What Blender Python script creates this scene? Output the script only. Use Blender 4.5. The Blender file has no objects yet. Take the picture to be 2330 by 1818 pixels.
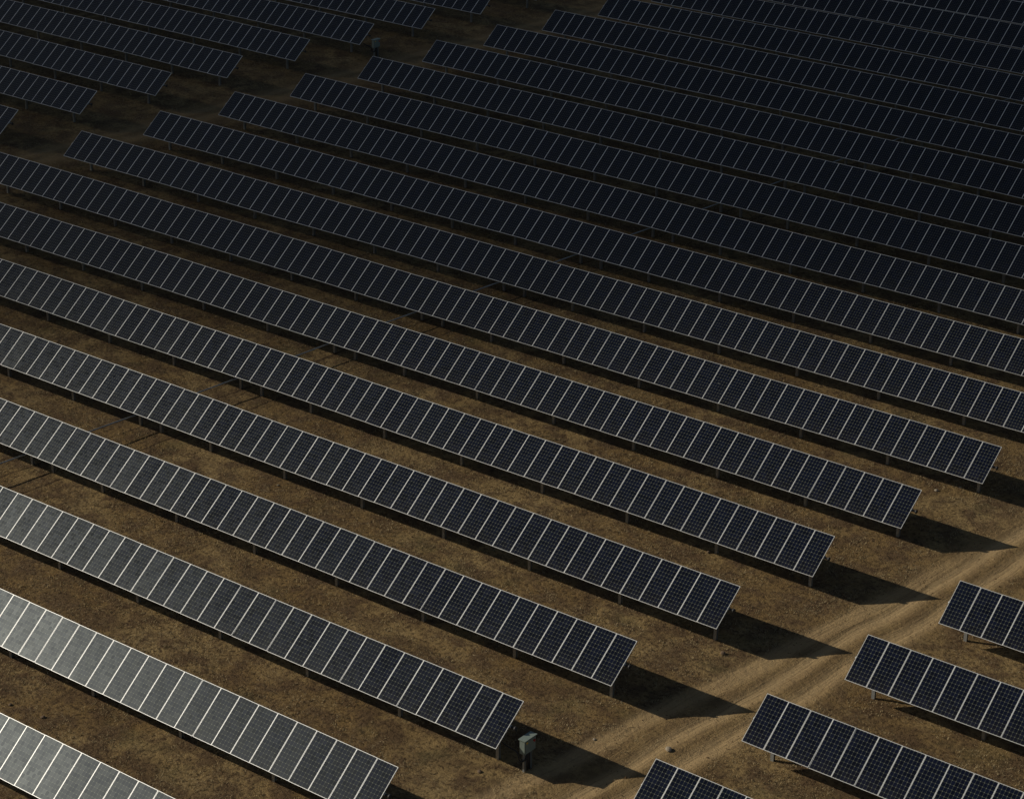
import bpy, bmesh, math, random
import numpy as np
from mathutils import Vector, Matrix
R = math.radians
random.seed(7); RNG = np.random.default_rng(7)
scene = bpy.context.scene
COL = scene.collection

# ------------------------------------------------------------ camera, sky, sun
cam_data = bpy.data.cameras.new('camera'); cam = bpy.data.objects.new('camera', cam_data); COL.objects.link(cam)
cam_data.sensor_width = 36.0; cam_data.lens = 83.59; cam_data.clip_start = 1.0; cam_data.clip_end = 6000
cr = Vector((0.78715879, 0.61663961, 0.01168846)); cu = Vector((-0.25432884, 0.30727641, 0.91700493))
cf = Vector((-0.56186998, 0.72480121, -0.39870457)); CAM = Vector((45.40165616, -96.44476632, 50.16467))
m = Matrix((cr, cu, -cf)).transposed().to_4x4(); m.translation = CAM
cam.matrix_world = m
scene.camera = cam

SUN = Vector((-1.92, -0.775, 1.0)).normalized()          # towards the sun
elev = math.asin(SUN.z)
world = bpy.data.worlds.new('World'); scene.world = world; world.use_nodes = True
wn = world.node_tree.nodes; wl = world.node_tree.links; wn.clear()
sky = wn.new('ShaderNodeTexSky'); sky.sky_type = 'NISHITA'; sky.sun_disc = False
sky.sun_elevation = elev; sky.sun_rotation = math.atan2(SUN.x, SUN.y); sky.altitude = 300; sky.dust_density = 1.3; sky.ozone_density = 0.5
bg = wn.new('ShaderNodeBackground'); bg.inputs['Strength'].default_value = 0.05
wo = wn.new('ShaderNodeOutputWorld'); wl.new(sky.outputs[0], bg.inputs[0]); wl.new(bg.outputs[0], wo.inputs[0])
sd = bpy.data.lights.new('sun', 'SUN'); sd.energy = 5.0; sd.angle = R(0.53); sd.color = (1.0, 0.91, 0.76)
sun = bpy.data.objects.new('sun', sd); COL.objects.link(sun)
sun.rotation_euler = SUN.to_track_quat('Z', 'Y').to_euler(); sun.location = (-60, -60, 80)
scene.view_settings.view_transform = 'Standard'; scene.view_settings.look = 'None'
scene.view_settings.exposure = -0.58; scene.view_settings.gamma = 1.0; scene.view_settings.use_curve_mapping = False

# ------------------------------------------------------------ the layout measured from the photograph
SP, SK, HT, W, PITCH, NM = 6.705, 0.655, 1.789, 2.191, 1.01325, 72
XL, XC, XB = -72.954, 6.272, -79.321
TILT = 37.484
SLOPE = SK / SP

def smooth(a, b, x):
    t = np.clip((x - a) / (b - a), 0, 1); return t * t * (3 - 2 * t)

_tab = RNG.random((64, 64))
def vnoise(x, y):
    xi = np.floor(x).astype(int); yi = np.floor(y).astype(int); fx = x - xi; fy = y - yi
    fx = fx * fx * (3 - 2 * fx); fy = fy * fy * (3 - 2 * fy)
    a = _tab[xi % 64, yi % 64]; b = _tab[(xi + 1) % 64, yi % 64]
    c = _tab[xi % 64, (yi + 1) % 64]; d = _tab[(xi + 1) % 64, (yi + 1) % 64]
    return (a * (1 - fx) + b * fx) * (1 - fy) + (c * (1 - fx) + d * fx) * fy

def gbase(x, y):
    """large shape of the ground"""
    x = np.asarray(x, float); y = np.asarray(y, float)
    k = np.clip(y / SP, -20, 20)
    return 0.16 * smooth(-17, -3, y) + 0.000816 * k * k + 0.05 * smooth(-70, -82, x - SLOPE * y) * smooth(-30, 0, y)

def ground(x, y):
    x = np.asarray(x, float); y = np.asarray(y, float)
    rel = x - SLOPE * y
    rut = 0
    for c in (3.3, 5.0, -75.2, -76.9):
        rut = rut - 0.022 * np.exp(-((rel - c) / 0.28) ** 2)
    z = gbase(x, y) + 0.05 * (vnoise(x / 3.1, y / 3.1) - .5) + 0.035 * (vnoise(x / 0.9 + 9, y / 0.9) - .5) + rut
    return z

# ------------------------------------------------------------ node helpers
class NT:
    def __init__(self, name):
        self.m = bpy.data.materials.new(name); self.m.use_nodes = True
        self.n = self.m.node_tree.nodes; self.l = self.m.node_tree.links; self.n.clear()
        self.out = self.n.new('ShaderNodeOutputMaterial')
    def put(self, sock, v):
        if v is None: return
        if isinstance(v, bpy.types.NodeSocket): self.l.new(v, sock)
        elif isinstance(v, (tuple, list)) and len(v) == 3 and sock.type == 'RGBA': sock.default_value = (*v, 1)
        else: sock.default_value = v
    def math(self, op, a, b=None, c=None, clamp=False):
        n = self.n.new('ShaderNodeMath'); n.operation = op; n.use_clamp = clamp
        for i, v in enumerate((a, b, c)): self.put(n.inputs[i], v)
        return n.outputs[0]
    def mix(self, f, a, b, blend='MIX'):
        n = self.n.new('ShaderNodeMix'); n.data_type = 'RGBA'; n.blend_type = blend
        self.put(n.inputs[0], f); self.put(n.inputs[6], a); self.put(n.inputs[7], b); return n.outputs[2]
    def ramp(self, v, a, b, lo=0.0, hi=1.0):
        n = self.n.new('ShaderNodeMapRange'); n.interpolation_type = 'SMOOTHSTEP'
        for i, x in enumerate((v, a, b, lo, hi)): self.put(n.inputs[i], x)
        return n.outputs[0]
    def noise(self, vec, scale, detail=4, rough=.55, out=0, dist=0):
        n = self.n.new('ShaderNodeTexNoise'); self.put(n.inputs['Vector'], vec)
        n.inputs['Scale'].default_value = scale; n.inputs['Detail'].default_value = detail
        n.inputs['Roughness'].default_value = rough; n.inputs['Distortion'].default_value = dist; return n.outputs[out]
    def principled(self, color, rough=.6, metal=0.0, spec=.5, normal=None, coat=None, coat_r=.1):
        n = self.n.new('ShaderNodeBsdfPrincipled')
        self.put(n.inputs['Base Color'], color); self.put(n.inputs['Roughness'], rough); self.put(n.inputs['Metallic'], metal)
        self.put(n.inputs['Specular IOR Level'], spec)
        if normal is not None: self.put(n.inputs['Normal'], normal)
        self.l.new(n.outputs[0], self.out.inputs[0]); return n
    def bump(self, h, strength, dist):
        n = self.n.new('ShaderNodeBump'); self.put(n.inputs['Height'], h); n.inputs['Strength'].default_value = strength
        n.inputs['Distance'].default_value = dist; return n.outputs[0]

def mat_ground():
    t = NT('dry_soil'); g = t.n.new('ShaderNodeNewGeometry').outputs['Position']
    sep = t.n.new('ShaderNodeSeparateXYZ'); t.put(sep.inputs[0], g); X, Y = sep.outputs[0], sep.outputs[1]
    wob = t.math('MULTIPLY', t.math('SUBTRACT', t.noise(g, .12, 2), .5), 1.1)
    rel = t.math('ADD', t.math('SUBTRACT', X, t.math('MULTIPLY', Y, SLOPE)), wob)
    big = t.noise(g, .16, 4, .6); med = t.noise(g, .8, 5, .62); fine = t.noise(g, 5.0, 6, .7); grit = t.noise(g, 22, 3, .7)
    soil = t.mix(t.ramp(big, .4, .62), (.220, .143, .058), (.320, .224, .100))
    soil = t.mix(t.math('MULTIPLY', t.ramp(t.noise(g, .38, 5, .7), .50, .66), .75), soil, (.100, .064, .033))
    soil = t.mix(t.ramp(med, .40, .62), soil, (.130, .083, .042))
    # dry straw lying over the soil: short streaks
    mp = t.n.new('ShaderNodeMapping'); t.put(mp.inputs[0], g); mp.inputs['Rotation'].default_value = (0, 0, .5); mp.inputs['Scale'].default_value = (3.2, 9, 4)
    straw = t.noise(mp.outputs[0], 1.5, 6, .78, dist=.9)
    sm = t.math('MULTIPLY', t.ramp(straw, .52, .68), t.ramp(t.noise(g, .45, 3), .38, .6))
    soil = t.mix(t.math('MULTIPLY', sm, .85), soil, (.42, .34, .20))
    soil = t.mix(t.math('MULTIPLY', t.ramp(fine, .52, .36), .8), soil, (.05, .030, .015))
    green = t.math('MULTIPLY', t.ramp(t.noise(g, .3, 3), .58, .72), .25)
    soil = t.mix(green, soil, (.13, .125, .05))
    # worn wheel tracks in the two aisles
    st = t.n.new('ShaderNodeCombineXYZ'); t.put(st.inputs[0], t.math('MULTIPLY', rel, 6.5)); t.put(st.inputs[1], t.math('MULTIPLY', Y, .22))
    streak = t.noise(st.outputs[0], 1.0, 6, .7)
    def band(c, w, soft):
        return t.ramp(t.math('ABSOLUTE', t.math('SUBTRACT', rel, c)), w + soft, max(w - soft, 0.01))
    bands = None
    sec = t.math('ADD', 3.1, t.math('MULTIPLY', t.math('ADD', Y, 4.0), .062))       # a fainter pair swings left in front
    b2 = t.ramp(t.math('ABSOLUTE', t.math('SUBTRACT', rel, sec)), .8, .2)
    for c, w in ((3.45, .32), (4.95, .38), (-75.3, .55), (-76.9, .4)):
        b = band(c, w, .4); bands = b if bands is None else t.math('MAXIMUM', bands, b)
    bands = t.math('MULTIPLY', bands, t.ramp(rel, -70, -40, .35, 1.0))
    bands = t.math('MAXIMUM', bands, t.math('MULTIPLY', t.math('MULTIPLY', b2, .7), t.ramp(Y, 2, -14)))
    wide = t.math('MAXIMUM', band(3.9, 2.0, .9), band(-76.0, 2.2, 1.0))
    soil = t.mix(t.math('MULTIPLY', wide, .45), soil, (.30, .205, .095))
    soil = t.mix(t.math('MULTIPLY', bands, t.ramp(streak, .3, .55, .45, .95)), soil, (.45, .32, .165))
    soil = t.mix(t.math('MULTIPLY', wide, t.math('MULTIPLY', t.ramp(streak, .45, .32), .42)), soil, (.16, .10, .052))
    # two thin dark lines in the soil along the drive line
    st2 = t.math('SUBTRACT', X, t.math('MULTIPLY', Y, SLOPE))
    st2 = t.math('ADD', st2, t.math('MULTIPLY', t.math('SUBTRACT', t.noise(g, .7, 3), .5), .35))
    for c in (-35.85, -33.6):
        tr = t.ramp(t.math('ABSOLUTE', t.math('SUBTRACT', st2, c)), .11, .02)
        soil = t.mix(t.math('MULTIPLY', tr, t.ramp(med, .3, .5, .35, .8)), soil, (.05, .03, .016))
    soil = t.mix(.5, soil, t.mix(grit, (.3, .3, .3), (1.6, 1.6, 1.6)), 'MULTIPLY')
    h = t.math('ADD', t.math('MULTIPLY', fine, .6), t.math('ADD', t.math('MULTIPLY', grit, .22), t.math('MULTIPLY', med, .9)))
    rough_amt = t.math('SUBTRACT', 1.0, t.math('MULTIPLY', bands, .55))
    h = t.math('MULTIPLY', h, rough_amt); h = t.math('ADD', h, t.math('MULTIPLY', streak, t.math('MULTIPLY', wide, .35)))
    t.principled(soil, .95, 0, .15, t.bump(h, 1.0, .2)); return t.m

def mat_cells():
    t = NT('solar_cells'); uv = t.n.new('ShaderNodeUVMap').outputs[0]
    info = t.n.new('ShaderNodeObjectInfo')
    sep = t.n.new('ShaderNodeSeparateXYZ'); t.put(sep.inputs[0], uv)
    u = t.math('MULTIPLY', sep.outputs[0], 6.0); v = t.math('MULTIPLY', sep.outputs[1], 12.0)
    cu_ = t.math('ABSOLUTE', t.math('SUBTRACT', t.math('FRACT', u), .5)); cv_ = t.math('ABSOLUTE', t.math('SUBTRACT', t.math('FRACT', v), .5))
    gap = t.math('GREATER_THAN', t.math('MAXIMUM', t.math('ADD', cu_, .006), cv_), .480)
    cor = t.math('GREATER_THAN', t.math('ADD', cu_, cv_), .875)
    line = t.math('MAXIMUM', gap, cor)
    edge = t.math('GREATER_THAN', t.math('MAXIMUM', t.math('ABSOLUTE', t.math('SUBTRACT', sep.outputs[0], .5)), 0.0), .4999)
    bus = t.math('GREATER_THAN', t.math('ABSOLUTE', t.math('SUBTRACT', t.math('FRACT', t.math('ADD', t.math('MULTIPLY', sep.outputs[0], 12.0), .5)), .5)), .47)
    cell = t.n.new('ShaderNodeCombineXYZ'); t.put(cell.inputs[0], t.math('FLOOR', u)); t.put(cell.inputs[1], t.math('FLOOR', v))
    t.put(cell.inputs[2], t.math('MULTIPLY', info.outputs['Random'], 97.0))
    wn_ = t.n.new('ShaderNodeTexWhiteNoise'); t.put(wn_.inputs['Vector'], cell.outputs[0]); rnd = wn_.outputs['Value']
    base = t.mix(rnd, (.002, .0032, .010), (.005, .008, .024))
    base = t.mix(t.ramp(info.outputs['Random'], .8, 1.3), base, (.003, .007, .020))
    base = t.mix(t.math('MULTIPLY', bus, .05), base, (.3, .3, .32))
    base = t.mix(t.math('ADD', t.math('MULTIPLY', line, .42), t.math('MULTIPLY', cor, .35)), base, (.27, .29, .21))
    # dust, heavier towards the lower edge of the module
    tc = t.n.new('ShaderNodeTexCoord').outputs['Object']
    dust = t.math('MULTIPLY', t.noise(tc, 2.2, 4, .6), t.ramp(sep.outputs[1], .45, 0.0, .006, .05))
    base = t.mix(dust, base, (.32, .27, .19))
    rough = t.math('ADD', t.math('ADD', .34, t.math('MULTIPLY', info.outputs['Random'], .018)), t.math('MULTIPLY', t.math('SUBTRACT', rnd, .5), .03))
    geo = t.n.new('ShaderNodeNewGeometry')
    jit = t.n.new('ShaderNodeVectorMath'); jit.operation = 'SCALE'
    j0 = t.n.new('ShaderNodeVectorMath'); j0.operation = 'SUBTRACT'; t.put(j0.inputs[0], wn_.outputs['Color']); j0.inputs[1].default_value = (.5, .5, .5)
    t.put(jit.inputs[0], j0.outputs[0]); jit.inputs['Scale'].default_value = .024
    add = t.n.new('ShaderNodeVectorMath'); add.operation = 'ADD'; t.put(add.inputs[0], geo.outputs['Normal']); t.put(add.inputs[1], jit.outputs[0])
    nrm = t.n.new('ShaderNodeVectorMath'); nrm.operation = 'NORMALIZE'; t.put(nrm.inputs[0], add.outputs[0])
    # coated, finely textured glass: a matt cell under a soft mirror lobe
    d = t.n.new('ShaderNodeBsdfDiffuse'); t.put(d.inputs['Color'], base)
    g = t.n.new('ShaderNodeBsdfGlossy'); g.distribution = 'BECKMANN'; t.put(g.inputs['Color'], (.50, .56, .59)); t.put(g.inputs['Roughness'], rough); t.put(g.inputs['Normal'], nrm.outputs[0])
    fr = t.n.new('ShaderNodeFresnel'); fr.inputs['IOR'].default_value = 1.5
    mx = t.n.new('ShaderNodeMixShader'); t.l.new(fr.outputs[0], mx.inputs[0]); t.l.new(d.outputs[0], mx.inputs[1]); t.l.new(g.outputs[0], mx.inputs[2])
    t.l.new(mx.outputs[0], t.out.inputs[0]); return t.m

def mat_simple(name, col, rough=.5, metal=0.0, var=.12, scale=6, spec=.5):
    t = NT(name); tc = t.n.new('ShaderNodeTexCoord').outputs['Object']
    nz = t.noise(tc, scale, 4, .6)
    c = t.mix(nz, tuple(x * (1 - var) for x in col), tuple(min(1, x * (1 + var)) for x in col))
    t.principled(c, t.math('ADD', rough - .06, t.math('MULTIPLY', nz, .12)), metal, spec); return t.m

M = dict(
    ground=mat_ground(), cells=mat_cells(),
    frame=mat_simple('anodised_frame', (.88, .90, .90), .38, .3, .06),
    back=mat_simple('backsheet', (.6, .6, .58), .7),
    steel=mat_simple('galvanised_steel', (.36, .38, .38), .5, .55, .22, 9),
    dark=mat_simple('black_rubber', (.02, .02, .022), .6),
    box=mat_simple('grey_box_paint', (.20, .245, .215), .55, 0, .2),
    red=mat_simple('red_switch', (.45, .02, .015), .4), yellow=mat_simple('yellow_sticker', (.75, .5, .04), .5),
    straw=mat_simple('dry_straw', (.38, .30, .17), .9, 0, .35, 1.5, .1),
    clod=mat_simple('soil_clod', (.13, .085, .045), .95, 0, .3, 2, .1),
    rock=mat_simple('pale_rock', (.33, .28, .21), .9, 0, .2, 9, .2), rockd=mat_simple('brown_rock', (.17, .12, .08), .9, 0, .2, 9, .2))

# ------------------------------------------------------------ mesh helpers
def new_obj(name, bm, mats, parent=None, loc=None, rot=None):
    me = bpy.data.meshes.new(name); bm.to_mesh(me); bm.free()
    for mm in (mats if isinstance(mats, (list, tuple)) else [mats]): me.materials.append(mm)
    o = bpy.data.objects.new(name, me); COL.objects.link(o)
    if parent is not None: o.parent = parent
    if loc is not None: o.location = loc
    if rot is not None: o.rotation_euler = rot
    return o
def box(bm, x0, x1, y0, y1, z0, z1, mi=0):
    vs = [bm.verts.new((x, y, z)) for z in (z0, z1) for y in (y0, y1) for x in (x0, x1)]
    for f in ((0, 2, 3, 1), (4, 5, 7, 6), (0, 1, 5, 4), (2, 6, 7, 3), (0, 4, 6, 2), (1, 3, 7, 5)):
        fc = bm.faces.new([vs[i] for i in f]); fc.material_index = mi
def tube(bm, pts, r, n=10, mi=0, cap=True):
    rings = []
    for i, p in enumerate(pts):
        p = Vector(p); a = Vector(pts[max(i - 1, 0)]); b = Vector(pts[min(i + 1, len(pts) - 1)]); d = (b - a).normalized()
        s = d.cross(Vector((0, 0, 1)));  s = s if s.length > .05 else d.cross(Vector((0, 1, 0)))
        s.normalize(); w_ = d.cross(s)
        rings.append([bm.verts.new(p + s * math.cos(2 * math.pi * j / n) * r + w_ * math.sin(2 * math.pi * j / n) * r) for j in range(n)])
    for a, b in zip(rings, rings[1:]):
        for j in range(n):
            f = bm.faces.new([a[j], a[(j + 1) % n], b[(j + 1) % n], b[j]]); f.smooth = True; f.material_index = mi
    if cap:
        for ring in (rings[0][::-1], rings[-1]): f = bm.faces.new(ring); f.material_index = mi
def tag(o, label=None, cat=None, group=None, kind=None):
    if label: o['label'] = label
    if cat: o['category'] = cat
    if group: o['group'] = group
    if kind: o['kind'] = kind
    return o
def empty(name, loc):
    o = bpy.data.objects.new(name, None); COL.objects.link(o); o.location = loc; o.empty_display_size = .3; return o
def from_arrays(name, V, F, mat, uvs=None):
    me = bpy.data.meshes.new(name); V = np.asarray(V, np.float32); F = np.asarray(F, np.int32); k = F.shape[1]
    me.vertices.add(len(V)); me.vertices.foreach_set('co', V.ravel())
    me.loops.add(F.size); me.loops.foreach_set('vertex_index', F.ravel())
    me.polygons.add(len(F)); me.polygons.foreach_set('loop_start', np.arange(0, F.size, k, dtype=np.int32))
    me.polygons.foreach_set('loop_total', np.full(len(F), k, np.int32))
    me.update(calc_edges=True); me.materials.append(mat)
    o = bpy.data.objects.new(name, me); COL.objects.link(o); return o

# ------------------------------------------------------------ ground: one sheet, fine around the rows, out to the horizon
def axis(lo, hi, step, far):
    core = np.arange(lo, hi + step / 2, step); out = []; d = step
    a = lo
    while a > -far: d *= 1.35; a -= d; out.append(a)
    d = step; b = hi; out2 = []
    while b < far: d *= 1.35; b += d; out2.append(b)
    return np.concatenate([out[::-1], core, out2])
gx = axis(-150, 40, .45, 4000); gy = axis(-62, 115, .45, 4000)
GX, GY = np.meshgrid(gx, gy, indexing='ij'); GZ = ground(GX, GY)
V = np.stack([GX, GY, GZ], -1).reshape(-1, 3); ny = len(gy)
I = (np.arange(len(gx) - 1)[:, None] * ny + np.arange(ny - 1)[None, :]).ravel()
Fq = np.stack([I, I + ny, I + ny + 1, I + 1], -1)
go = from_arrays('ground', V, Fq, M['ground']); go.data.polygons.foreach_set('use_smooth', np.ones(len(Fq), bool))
tag(go, kind='structure')

# ------------------------------------------------------------ added volume out of view, shaped to darken the far rows
def build_shade_volume():
    h0 = 500.0; ed = np.array([-.613, .790]); el = np.array([.790, .613]); org = np.array([CAM.x, CAM.y])
    off = np.array([SUN.x, SUN.y]) * h0 / SUN.z
    D = np.concatenate([np.arange(72, 220, 4), np.arange(220, 700, 16)]); L = np.arange(-330, 331, 15)
    prof_d = [72, 85, 97, 109, 125, 137, 149, 165, 180, 300, 560, 684]; prof = [0, .0, .03, .14, .58, 1.3, 2.05, 2.6, 3.0, 3.4, 3.2, 0]
    dd, ll = np.meshgrid(D, L, indexing='ij')
    tau = np.interp(dd, prof_d, prof) * (1 - smooth(230, 330, np.abs(ll)))
    lump = .86 + .28 * vnoise(dd / 26, ll / 26 + 5)
    th = tau / (SIG * 2.3) * lump
    P = org + dd[..., None] * ed + ll[..., None] * el + off
    top = np.dstack([P, h0 + th * .72]); bot = np.dstack([P, h0 - th * .28 - .02])
    n0, n1 = dd.shape; Vv = np.concatenate([top.reshape(-1, 3), bot.reshape(-1, 3)])
    i = (np.arange(n0 - 1)[:, None] * n1 + np.arange(n1 - 1)[None, :]).ravel(); o = n0 * n1
    F1 = np.stack([i, i + n1, i + n1 + 1, i + 1], -1); F2 = np.stack([i + 1, i + n1 + 1, i + n1, i], -1) + o
    side = []
    def strip(idx):
        for a, b in zip(idx, idx[1:]): side.append([a, b, b + o, a + o])
    strip([j for j in range(n1)]); strip([(n0 - 1) * n1 + j for j in range(n1)][::-1])
    strip([k * n1 for k in range(n0)][::-1]); strip([k * n1 + n1 - 1 for k in range(n0)])
    t = NT('shade_absorber'); t.n.remove(t.out); t.out = t.n.new('ShaderNodeOutputMaterial')
    v = t.n.new('ShaderNodeVolumePrincipled'); v.inputs['Color'].default_value = (.06, .06, .06, 1); v.inputs['Density'].default_value = SIG
    v.inputs['Anisotropy'].default_value = .3
    t.l.new(v.outputs[0], t.out.inputs['Volume'])
    c = from_arrays('added_shade_volume', Vv, np.concatenate([F1, F2, np.array(side)]), t.m)
    bm = bmesh.new(); bm.from_mesh(c.data); bmesh.ops.recalc_face_normals(bm, faces=bm.faces); bm.to_mesh(c.data); bm.free()
    tag(c, kind='structure')
SIG = .022
build_shade_volume()

# ------------------------------------------------------------ one solar module
MW, FR, TH = PITCH - .012, .0155, .042
def module_mesh(with_frame):
    bm = bmesh.new(); x, y = MW / 2, W / 2
    uvl = bm.loops.layers.uv.new('UVMap')
    xi, yi = x - FR, y - FR
    vs = [bm.verts.new(p) for p in ((-xi, -yi, -.004), (xi, -yi, -.004), (xi, yi, -.004), (-xi, yi, -.004))]
    f = bm.faces.new(vs); f.material_index = 0
    mx = .012 / (2 * xi); my = .018 / (2 * yi)
    for lp, (uu, vv) in zip(f.loops, ((-mx, -my), (1 + mx, -my), (1 + mx, 1 + my), (-mx, 1 + my))): lp[uvl].uv = (uu, vv)
    vs = [bm.verts.new((p.co.x, p.co.y, -.012)) for p in vs]; f = bm.faces.new(vs[::-1]); f.material_index = 1
    if with_frame: frame_geo(bm, 2)
    return bm
def frame_geo(bm, mi):
    x, y = MW / 2, W / 2
    box(bm, -x, x, y - FR, y, -TH, 0, mi); box(bm, -x, x, -y, -y + FR, -TH, 0, mi)
    box(bm, -x, -x + FR, -y + FR, y - FR, -TH, -.0005, mi); box(bm, x - FR, x, -y + FR, y - FR, -TH, -.0005, mi)

def post_mesh(h):
    bm = bmesh.new(); w, d, t = .075, .06, .008
    box(bm, -w, w, -d, -d + t, -.5, h); box(bm, -w, w, d - t, d, -.5, h); box(bm, -.006, .006, -d + t, d - t, -.5, h)
    box(bm, -.10, .10, -.085, -.065, h - .16, h + .04); box(bm, -.10, .10, .065, .085, h - .16, h + .04)     # bearing cheeks
    tube(bm, [(-.05, 0, h + .10), (.05, 0, h + .10)], .115, 12); return bm
AXD = .13                                   # torque tube axis below the panel plane
GROUP = 'long rows of tilted solar panels'
POSTH = HT - .20
proto = {}
def P(kind):
    if kind in proto: return proto[kind]
    if kind == 'mod': o = bpy.data.meshes.new('solar_panel'); bm = module_mesh(False); bm.to_mesh(o); bm.free(); [o.materials.append(M[a]) for a in ('cells', 'back')]
    if kind == 'full': o = bpy.data.meshes.new('solar_panel_far'); bm = module_mesh(True); bm.to_mesh(o); bm.free(); [o.materials.append(M[a]) for a in ('cells', 'back', 'frame')]
    if kind == 'frame': o = bpy.data.meshes.new('frame'); bm = bmesh.new(); frame_geo(bm, 0); bm.to_mesh(o); bm.free(); o.materials.append(M['frame'])
    if kind == 'post': o = bpy.data.meshes.new('post'); bm = post_mesh(POSTH - .13); bm.to_mesh(o); bm.free(); o.materials.append(M['steel'])
    proto[kind] = o; return o
def part(name, mesh, parent, loc=(0, 0, 0), rot=(0, 0, 0)):
    o = bpy.data.objects.new(name, mesh); COL.objects.link(o); o.parent = parent; o.location = loc; o.rotation_euler = rot; return o
tubes = {}
def row(block, k, label):
    xe = {'A': 0, 'B': XB, 'C': XC}[block] + SK * k; y = SP * k
    n = {'A': NM, 'B': NM, 'C': 40}[block]; sgn = 1 if block == 'C' else -1
    tilt = TILT + {'A': 0, 'B': -.43, 'C': .8}[block] + random.uniform(-.35, .35) * (.6 if k > -4 else .3)
    if block == 'A': tilt += ROWTILT.get(k, 0)
    zt = HT + .000816 * k * k + {'A': 0, 'B': .207, 'C': -.124}[block]
    zg = float(gbase(xe, y))
    root = empty('solar_tracker_row', (xe, y, zg)); tag(root, label, 'solar panel row', GROUP)
    z = zt - zg; th = R(tilt); near = block == 'C' or (block == 'A' and k <= 2)
    ax = Vector((0, math.sin(th) * AXD, -math.cos(th) * AXD)) + Vector((0, 0, z))
    for i in range(n):
        loc = (sgn * (i + .5) * PITCH, 0, z + .015 * math.sin(i * .31 + k) + random.uniform(-.003, .003))
        rot = (th + R(random.gauss(0, .22)), R(random.gauss(0, .25)), 0)
        if near:
            mo = part('solar_panel', P('mod'), root, loc, rot); part('frame', P('frame'), mo)
        else: part('solar_panel', P('full'), root, loc, rot)
    key = (n, sgn)
    if key not in tubes:
        bm = bmesh.new(); tube(bm, [(0, 0, 0), (sgn * (n * PITCH + .12), 0, 0)], .065, 12); tube(bm, [(-(.20 if sgn < 0 else .07) * sgn, 0, 0), (0, 0, 0)], .05, 12, 1 if sgn < 0 else 0)
        if sgn < 0: tube(bm, [(-sgn * .26, 0, 0), (-sgn * .18, 0, 0)], .088, 12, 1)
        for i in range(n + 1): box(bm, sgn * i * PITCH - .03, sgn * i * PITCH + .03, -.06, .06, .03, .085)
        me = bpy.data.meshes.new('torque_tube'); bm.to_mesh(me); bm.free(); me.materials.append(M['steel']); me.materials.append(M['dark']); tubes[key] = me
    part('torque_tube', tubes[key], root, ax, (th, 0, 0))
    xs = {'A': [-.62 - 5.05 * i for i in range(15)] + [-34.45], 'B': [-1.7 - 5.05 * i for i in range(14)], 'C': [.9 + 5.05 * i for i in range(8)]}[block]
    for x in xs:
        gz = float(ground(xe + x, y)) - zg
        part('post', P('post'), root, (x, ax.y, ax.z - .10 - (POSTH - .13)), (0, 0, 0))
    if block == 'A':                        # lever that swings the tube, worked by the linkage rod
        if 'arm' not in proto:
            bm = bmesh.new(); box(bm, -.05, .05, -.045, .045, -1.14, -.05); box(bm, -.09, .09, -.09, .09, -.12, .09); box(bm, -.07, .07, -.07, .07, -1.2, -1.08)
            me = bpy.data.meshes.new('lever_arm'); bm.to_mesh(me); bm.free(); me.materials.append(M['steel']); proto['arm'] = me
        part('lever_arm', proto['arm'], root, (-35.72, ax.y, ax.z), (th * .55, 0, 0))
    return root

ORD = ['first', 'second', 'third', 'fourth', 'fifth', 'sixth', 'seventh', 'eighth', 'ninth', 'tenth', 'eleventh', 'twelfth', 'thirteenth', 'fourteenth']
ROWTILT = {-7: 3.0, -6: 2.3, -5: 0, -4: -.3, -3: -.2}
labA = {-7: 'pale glaring solar row cut off by the bottom left corner, nearest of all rows',
        -6: 'pale glaring solar row just in front of the row with the junction box',
        -5: 'dark solar row whose right end stands beside the large grey junction box'}
for k in range(-7, 15):
    if k in labA: lb = labA[k]
    elif k <= 0: lb = 'solar row ending at the near dirt track, %s behind the junction box row' % ORD[k + 4]
    elif k <= 8: lb = 'dark solar row starting at the far dirt track, %s from the front among those' % ORD[k - 1]
    else: lb = 'dim solar row in the top right, %s behind the last one starting inside the frame' % ORD[k - 9]
    row('A', k, lb)
for k in range(1, 10):
    lb = 'solar row beyond the far track at top left, its end next to a junction box' if k == 6 else \
         'solar row beyond the far track at top left, %s from the front in its block' % ORD[k - 1]
    row('B', k, lb)
for k in range(-5, 0):
    lb = 'solar row across the near track, %s from the front at the lower right' % ORD[k + 5]
    row('C', k, lb)

# ------------------------------------------------------------ the linkage rod that joins all rows
bm = bmesh.new(); pts = []
for k in range(-8, 15):
    for f_ in (0.0, .5):
        y = (k + f_) * SP + .35; pts.append((-36.0 + .13 + SLOPE * y, y, .72 + .16 * float(smooth(-17, -3, y)) + .000816 * (k + f_) ** 2))
tube(bm, pts, .038, 8)
for p, q in list(zip(pts, pts[1:]))[::2]:
    p = Vector(p); d = (Vector(q) - p).normalized(); tube(bm, [p - d * .12, p + d * .12], .06, 8)
rod = new_obj('linkage_rod', bm, M['steel'])
tag(rod, 'thin grey steel rod crossing the gaps under the middle of the long rows', 'linkage rod')

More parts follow.
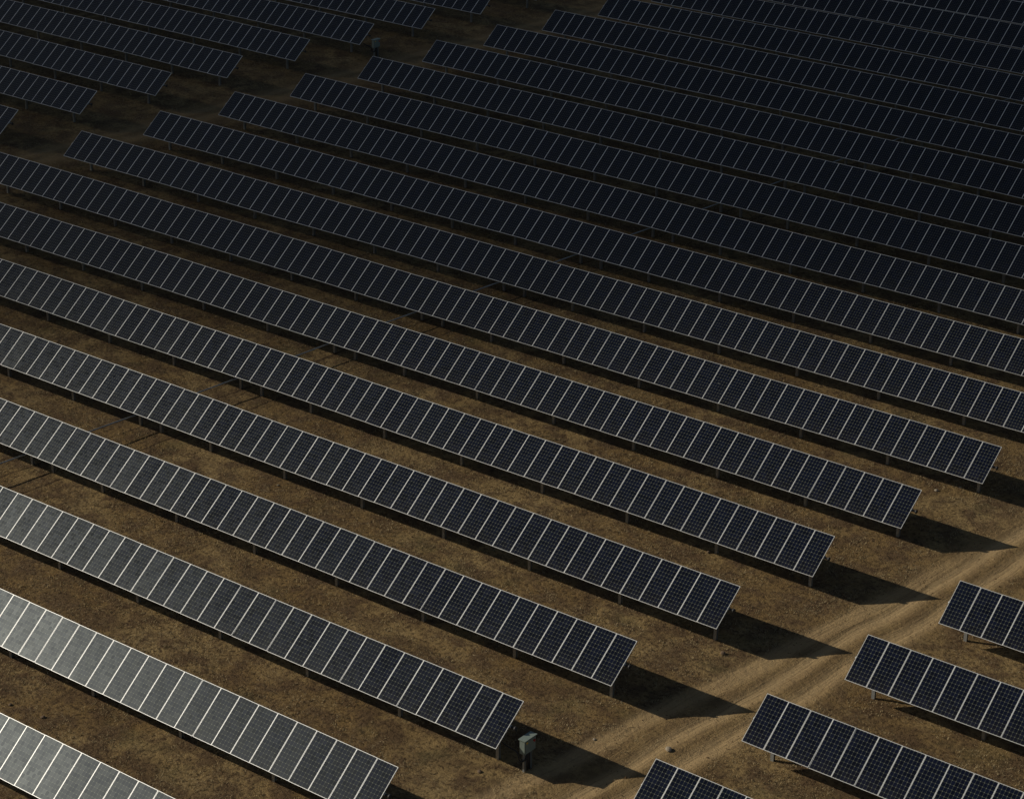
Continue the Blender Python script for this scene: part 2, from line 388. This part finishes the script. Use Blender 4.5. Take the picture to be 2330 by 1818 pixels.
# ------------------------------------------------------------ combiner boxes
def combiner(x, y, label, cable=True):
    z0 = float(ground(x, y)); root = empty('junction_box', (x, y, z0)); tag(root, label, 'junction box', 'grey junction boxes at row ends')
    bm = bmesh.new(); box(bm, -.13, .13, -.35, .35, .86, 1.48)
    bmesh.ops.bevel(bm, geom=[e for e in bm.edges], offset=.012, segments=2, affect='EDGES')
    body = new_obj('enclosure', bm, M['box'], root)
    bm = bmesh.new(); box(bm, -.17, .17, -.39, .39, 1.482, 1.51); new_obj('rain_lid', bm, M['box'], root)
    bm = bmesh.new(); box(bm, .132, .15, -.31, .31, .90, 1.44); bmesh.ops.bevel(bm, geom=[e for e in bm.edges], offset=.005, segments=1, affect='EDGES')
    door = new_obj('door', bm, M['box'], root)
    bm = bmesh.new(); tube(bm, [(.15, .2, 1.32), (.19, .2, 1.32)], .05, 10); box(bm, .19, .205, .185, .215, 1.26, 1.38); new_obj('switch', bm, M['red'], door)
    bm = bmesh.new(); box(bm, .1505, .153, -.27, -.17, 1.33, 1.41); new_obj('sticker', bm, M['yellow'], door)
    for yy in (-.2, .2):
        bm = bmesh.new(); box(bm, -.05, -.02, yy - .045, yy + .045, -.3, 1.44); box(bm, -.02, .04, yy - .045, yy - .035, -.3, .86); box(bm, -.02, .04, yy + .035, yy + .045, -.3, .86)
        new_obj('post', bm, M['steel'], root)
    bm = bmesh.new()
    if cable:
        tube(bm, smoothpath([(-.95, -.45, 1.12), (-.7, -.42, 1.02), (-.45, -.42, .98), (-.24, -.40, .93), (-.14, -.40, .74), (-.1, -.38, .58), (0, -.32, .52), (.05, -.22, .6), (.05, -.15, .72), (.03, -.12, .87)]), .026, 8)
        tube(bm, smoothpath([(-.95, -.40, 1.07), (-.7, -.36, .95), (-.4, -.34, .9), (-.2, -.32, .84), (-.12, -.3, .66), (-.02, -.25, .50), (.05, -.12, .58), (.04, -.02, .87)]), .02, 8)
    tube(bm, [(-.0, .12, -.2), (-.0, .12, .87)], .035, 8); tube(bm, [(-.0, .0, -.2), (-.0, .0, .87)], .03, 8)
    new_obj('cable', bm, M['dark'] if cable else M['steel'], root)
def smoothpath(pts, n=5):
    out = []; p = [Vector(a) for a in pts]
    for i in range(len(p) - 1):
        a = p[max(i - 1, 0)]; b = p[i]; c = p[i + 1]; d = p[min(i + 2, len(p) - 1)]
        for j in range(n):
            t = j / n; out.append(.5 * ((2 * b) + (c - a) * t + (2 * a - 5 * b + 4 * c - d) * t * t + (3 * b - a - 3 * c + d) * t ** 3))
    return out + [p[-1]]
combiner(-2.52, -33.36, 'large grey junction box on posts with black cables, at the near row end')
combiner(XB + SK * 6 + .85, 6 * SP + .1, 'small dim junction box beside a far row end at top left', True)

# ------------------------------------------------------------ rocks
def rock(x, y, s, mat, label, seed):
    rg = random.Random(seed); bm = bmesh.new(); bmesh.ops.create_icosphere(bm, subdivisions=2, radius=1)
    k = [Vector((rg.gauss(0, 1), rg.gauss(0, 1), rg.gauss(0, 1))).normalized() for _ in range(7)]
    for v in bm.verts:
        n = v.co.normalized(); r_ = 1.0
        for c in k: r_ = min(r_, .78 / max(n.dot(c), .3))
        v.co = Vector((n.x * r_ * 1.25, n.y * r_, n.z * r_ * .62)) * s
    o = new_obj('rock', bm, M[mat]); o.location = (x, y, float(ground(x, y)) + s * .3); o.rotation_euler = (0, 0, rg.uniform(0, 6))
    tag(o, label, 'rock', 'loose rocks on the bare ground')
ROCKS = [
    (.92, -28.67, .145, 'rock', 'largest pale rock, lying between the wheel tracks in the lower right'),
    (-1.82, -29.9, .07, 'rock', 'small pale rock in the sun just behind the shadow of the junction box row'),
    (-2.26, -1.14, .10, 'rock', 'pale rock on bare soil near the upper right row ends'),
    (-1.54, -.07, .07, 'rock', 'tiny pale rock at the shadow edge near the upper right row ends'),
    (-27.55, -20.84, .07, 'rock', 'tiny pale rock alone between two rows left of centre'),
    (-20.03, -42.61, .09, 'rockd', 'brown rock among dry grass at the bottom left, larger of two'),
    (-21.81, -42.78, .08, 'rockd', 'brown rock among dry grass at the bottom left, nearest the left edge'),
    (-1.64, -20.89, .12, 'rockd', 'brown rock between the row end shadows beside the near track'),
    (-7.29, -13.5, .10, 'rockd', 'small brown rock under the front edge of a row at right centre'),
    (-3.86, -34.67, .09, 'rockd', 'brown rock in front of the junction box row, left of its shadow')]
for i, (x, y, s, mt, lb) in enumerate(ROCKS): rock(x, y, s, mt, lb, i)

# ------------------------------------------------------------ dry grass and clods lying on the soil
def scatter_points(n, seed):
    rg = np.random.default_rng(seed); x = rg.uniform(-118, 22, n * 4); y = rg.uniform(-52, 95, n * 4)
    rx = x - CAM.x; ry = y - CAM.y                                   # keep what lies in front of the viewpoint, with a wide margin
    dep = rx * cf.x + ry * cf.y + 50; lat = rx * cr.x + ry * cr.y
    ok = (np.abs(lat) < .32 * dep + 6)
    near = rg.random(n * 4) < np.clip(110 / np.hypot(rx, ry), 0, 1) ** 2
    ok &= near
    return x[ok][:n * 3], y[ok][:n * 3], rg
def bare(x, y):
    rel = x - SLOPE * y; b = np.zeros_like(x)
    for c, w_ in ((3.9, 1.9), (-76.0, 2.0)): b = np.maximum(b, 1 - smooth(w_ * .6, w_ * 1.2, np.abs(rel - c)))
    return b
def grass(n):
    x, y, rg = scatter_points(n, 3)
    dens = .35 * vnoise(x / 2.3, y / 2.3) + .65 * vnoise(x / .8 + 3, y / .8 + 8)
    keep = (dens > .50) & (rg.random(len(x)) > bare(x, y) * .93); x, y = x[keep], y[keep]
    nb = 4; N = len(x); z = ground(x, y)
    a = rg.uniform(0, 2 * np.pi, (N, nb)); ln = rg.uniform(.06, .17, (N, nb)); up = rg.uniform(.25, .9, (N, nb)); w_ = rg.uniform(.008, .018, (N, nb))
    bx = x[:, None] + rg.normal(0, .05, (N, nb)); by = y[:, None] + rg.normal(0, .05, (N, nb)); bz = np.repeat(z[:, None], nb, 1) - .01
    dx, dy = np.cos(a), np.sin(a)
    p0 = np.stack([bx - dy * w_, by + dx * w_, bz], -1); p1 = np.stack([bx + dy * w_, by - dx * w_, bz], -1)
    p2 = np.stack([bx + dx * ln * (1.1 - up), by + dy * ln * (1.1 - up), bz + ln * up], -1)
    Vv = np.stack([p0, p1, p2], 2).reshape(-1, 3); Ff = np.arange(len(Vv)).reshape(-1, 3)
    o = from_arrays('dry_grass', Vv, Ff, M['straw']); tag(o, 'short dry straw scattered over the brown soil between the rows', 'grass', kind='stuff')
def clods(n):
    x, y, rg = scatter_points(n, 5); keep = vnoise(x / 1.7 + 20, y / 1.7) > .4; x, y = x[keep], y[keep]
    N = len(x); s = rg.uniform(.015, .05, N) * (1 + (rg.random(N) > .97)); z = ground(x, y)
    base = np.array([[1, 0, -.3], [-.5, .87, -.3], [-.5, -.87, -.3], [.1, .05, .75], [.6, .5, .25], [-.6, .2, .35]])
    base = base[None] * s[:, None, None] * rg.uniform(.7, 1.3, (N, 6, 3)); base += np.stack([x, y, z], -1)[:, None]
    f = np.array([[0, 4, 3], [4, 1, 3], [1, 5, 3], [5, 2, 3], [2, 0, 3], [0, 1, 4], [1, 2, 5]])
    Ff = (f[None] + 6 * np.arange(N)[:, None, None]).reshape(-1, 3)
    o = from_arrays('soil_clods', base.reshape(-1, 3), Ff, M['clod']); tag(o, 'small clods and pebbles strewn over the brown soil', 'soil clods', kind='stuff')
grass(150000); clods(20000)
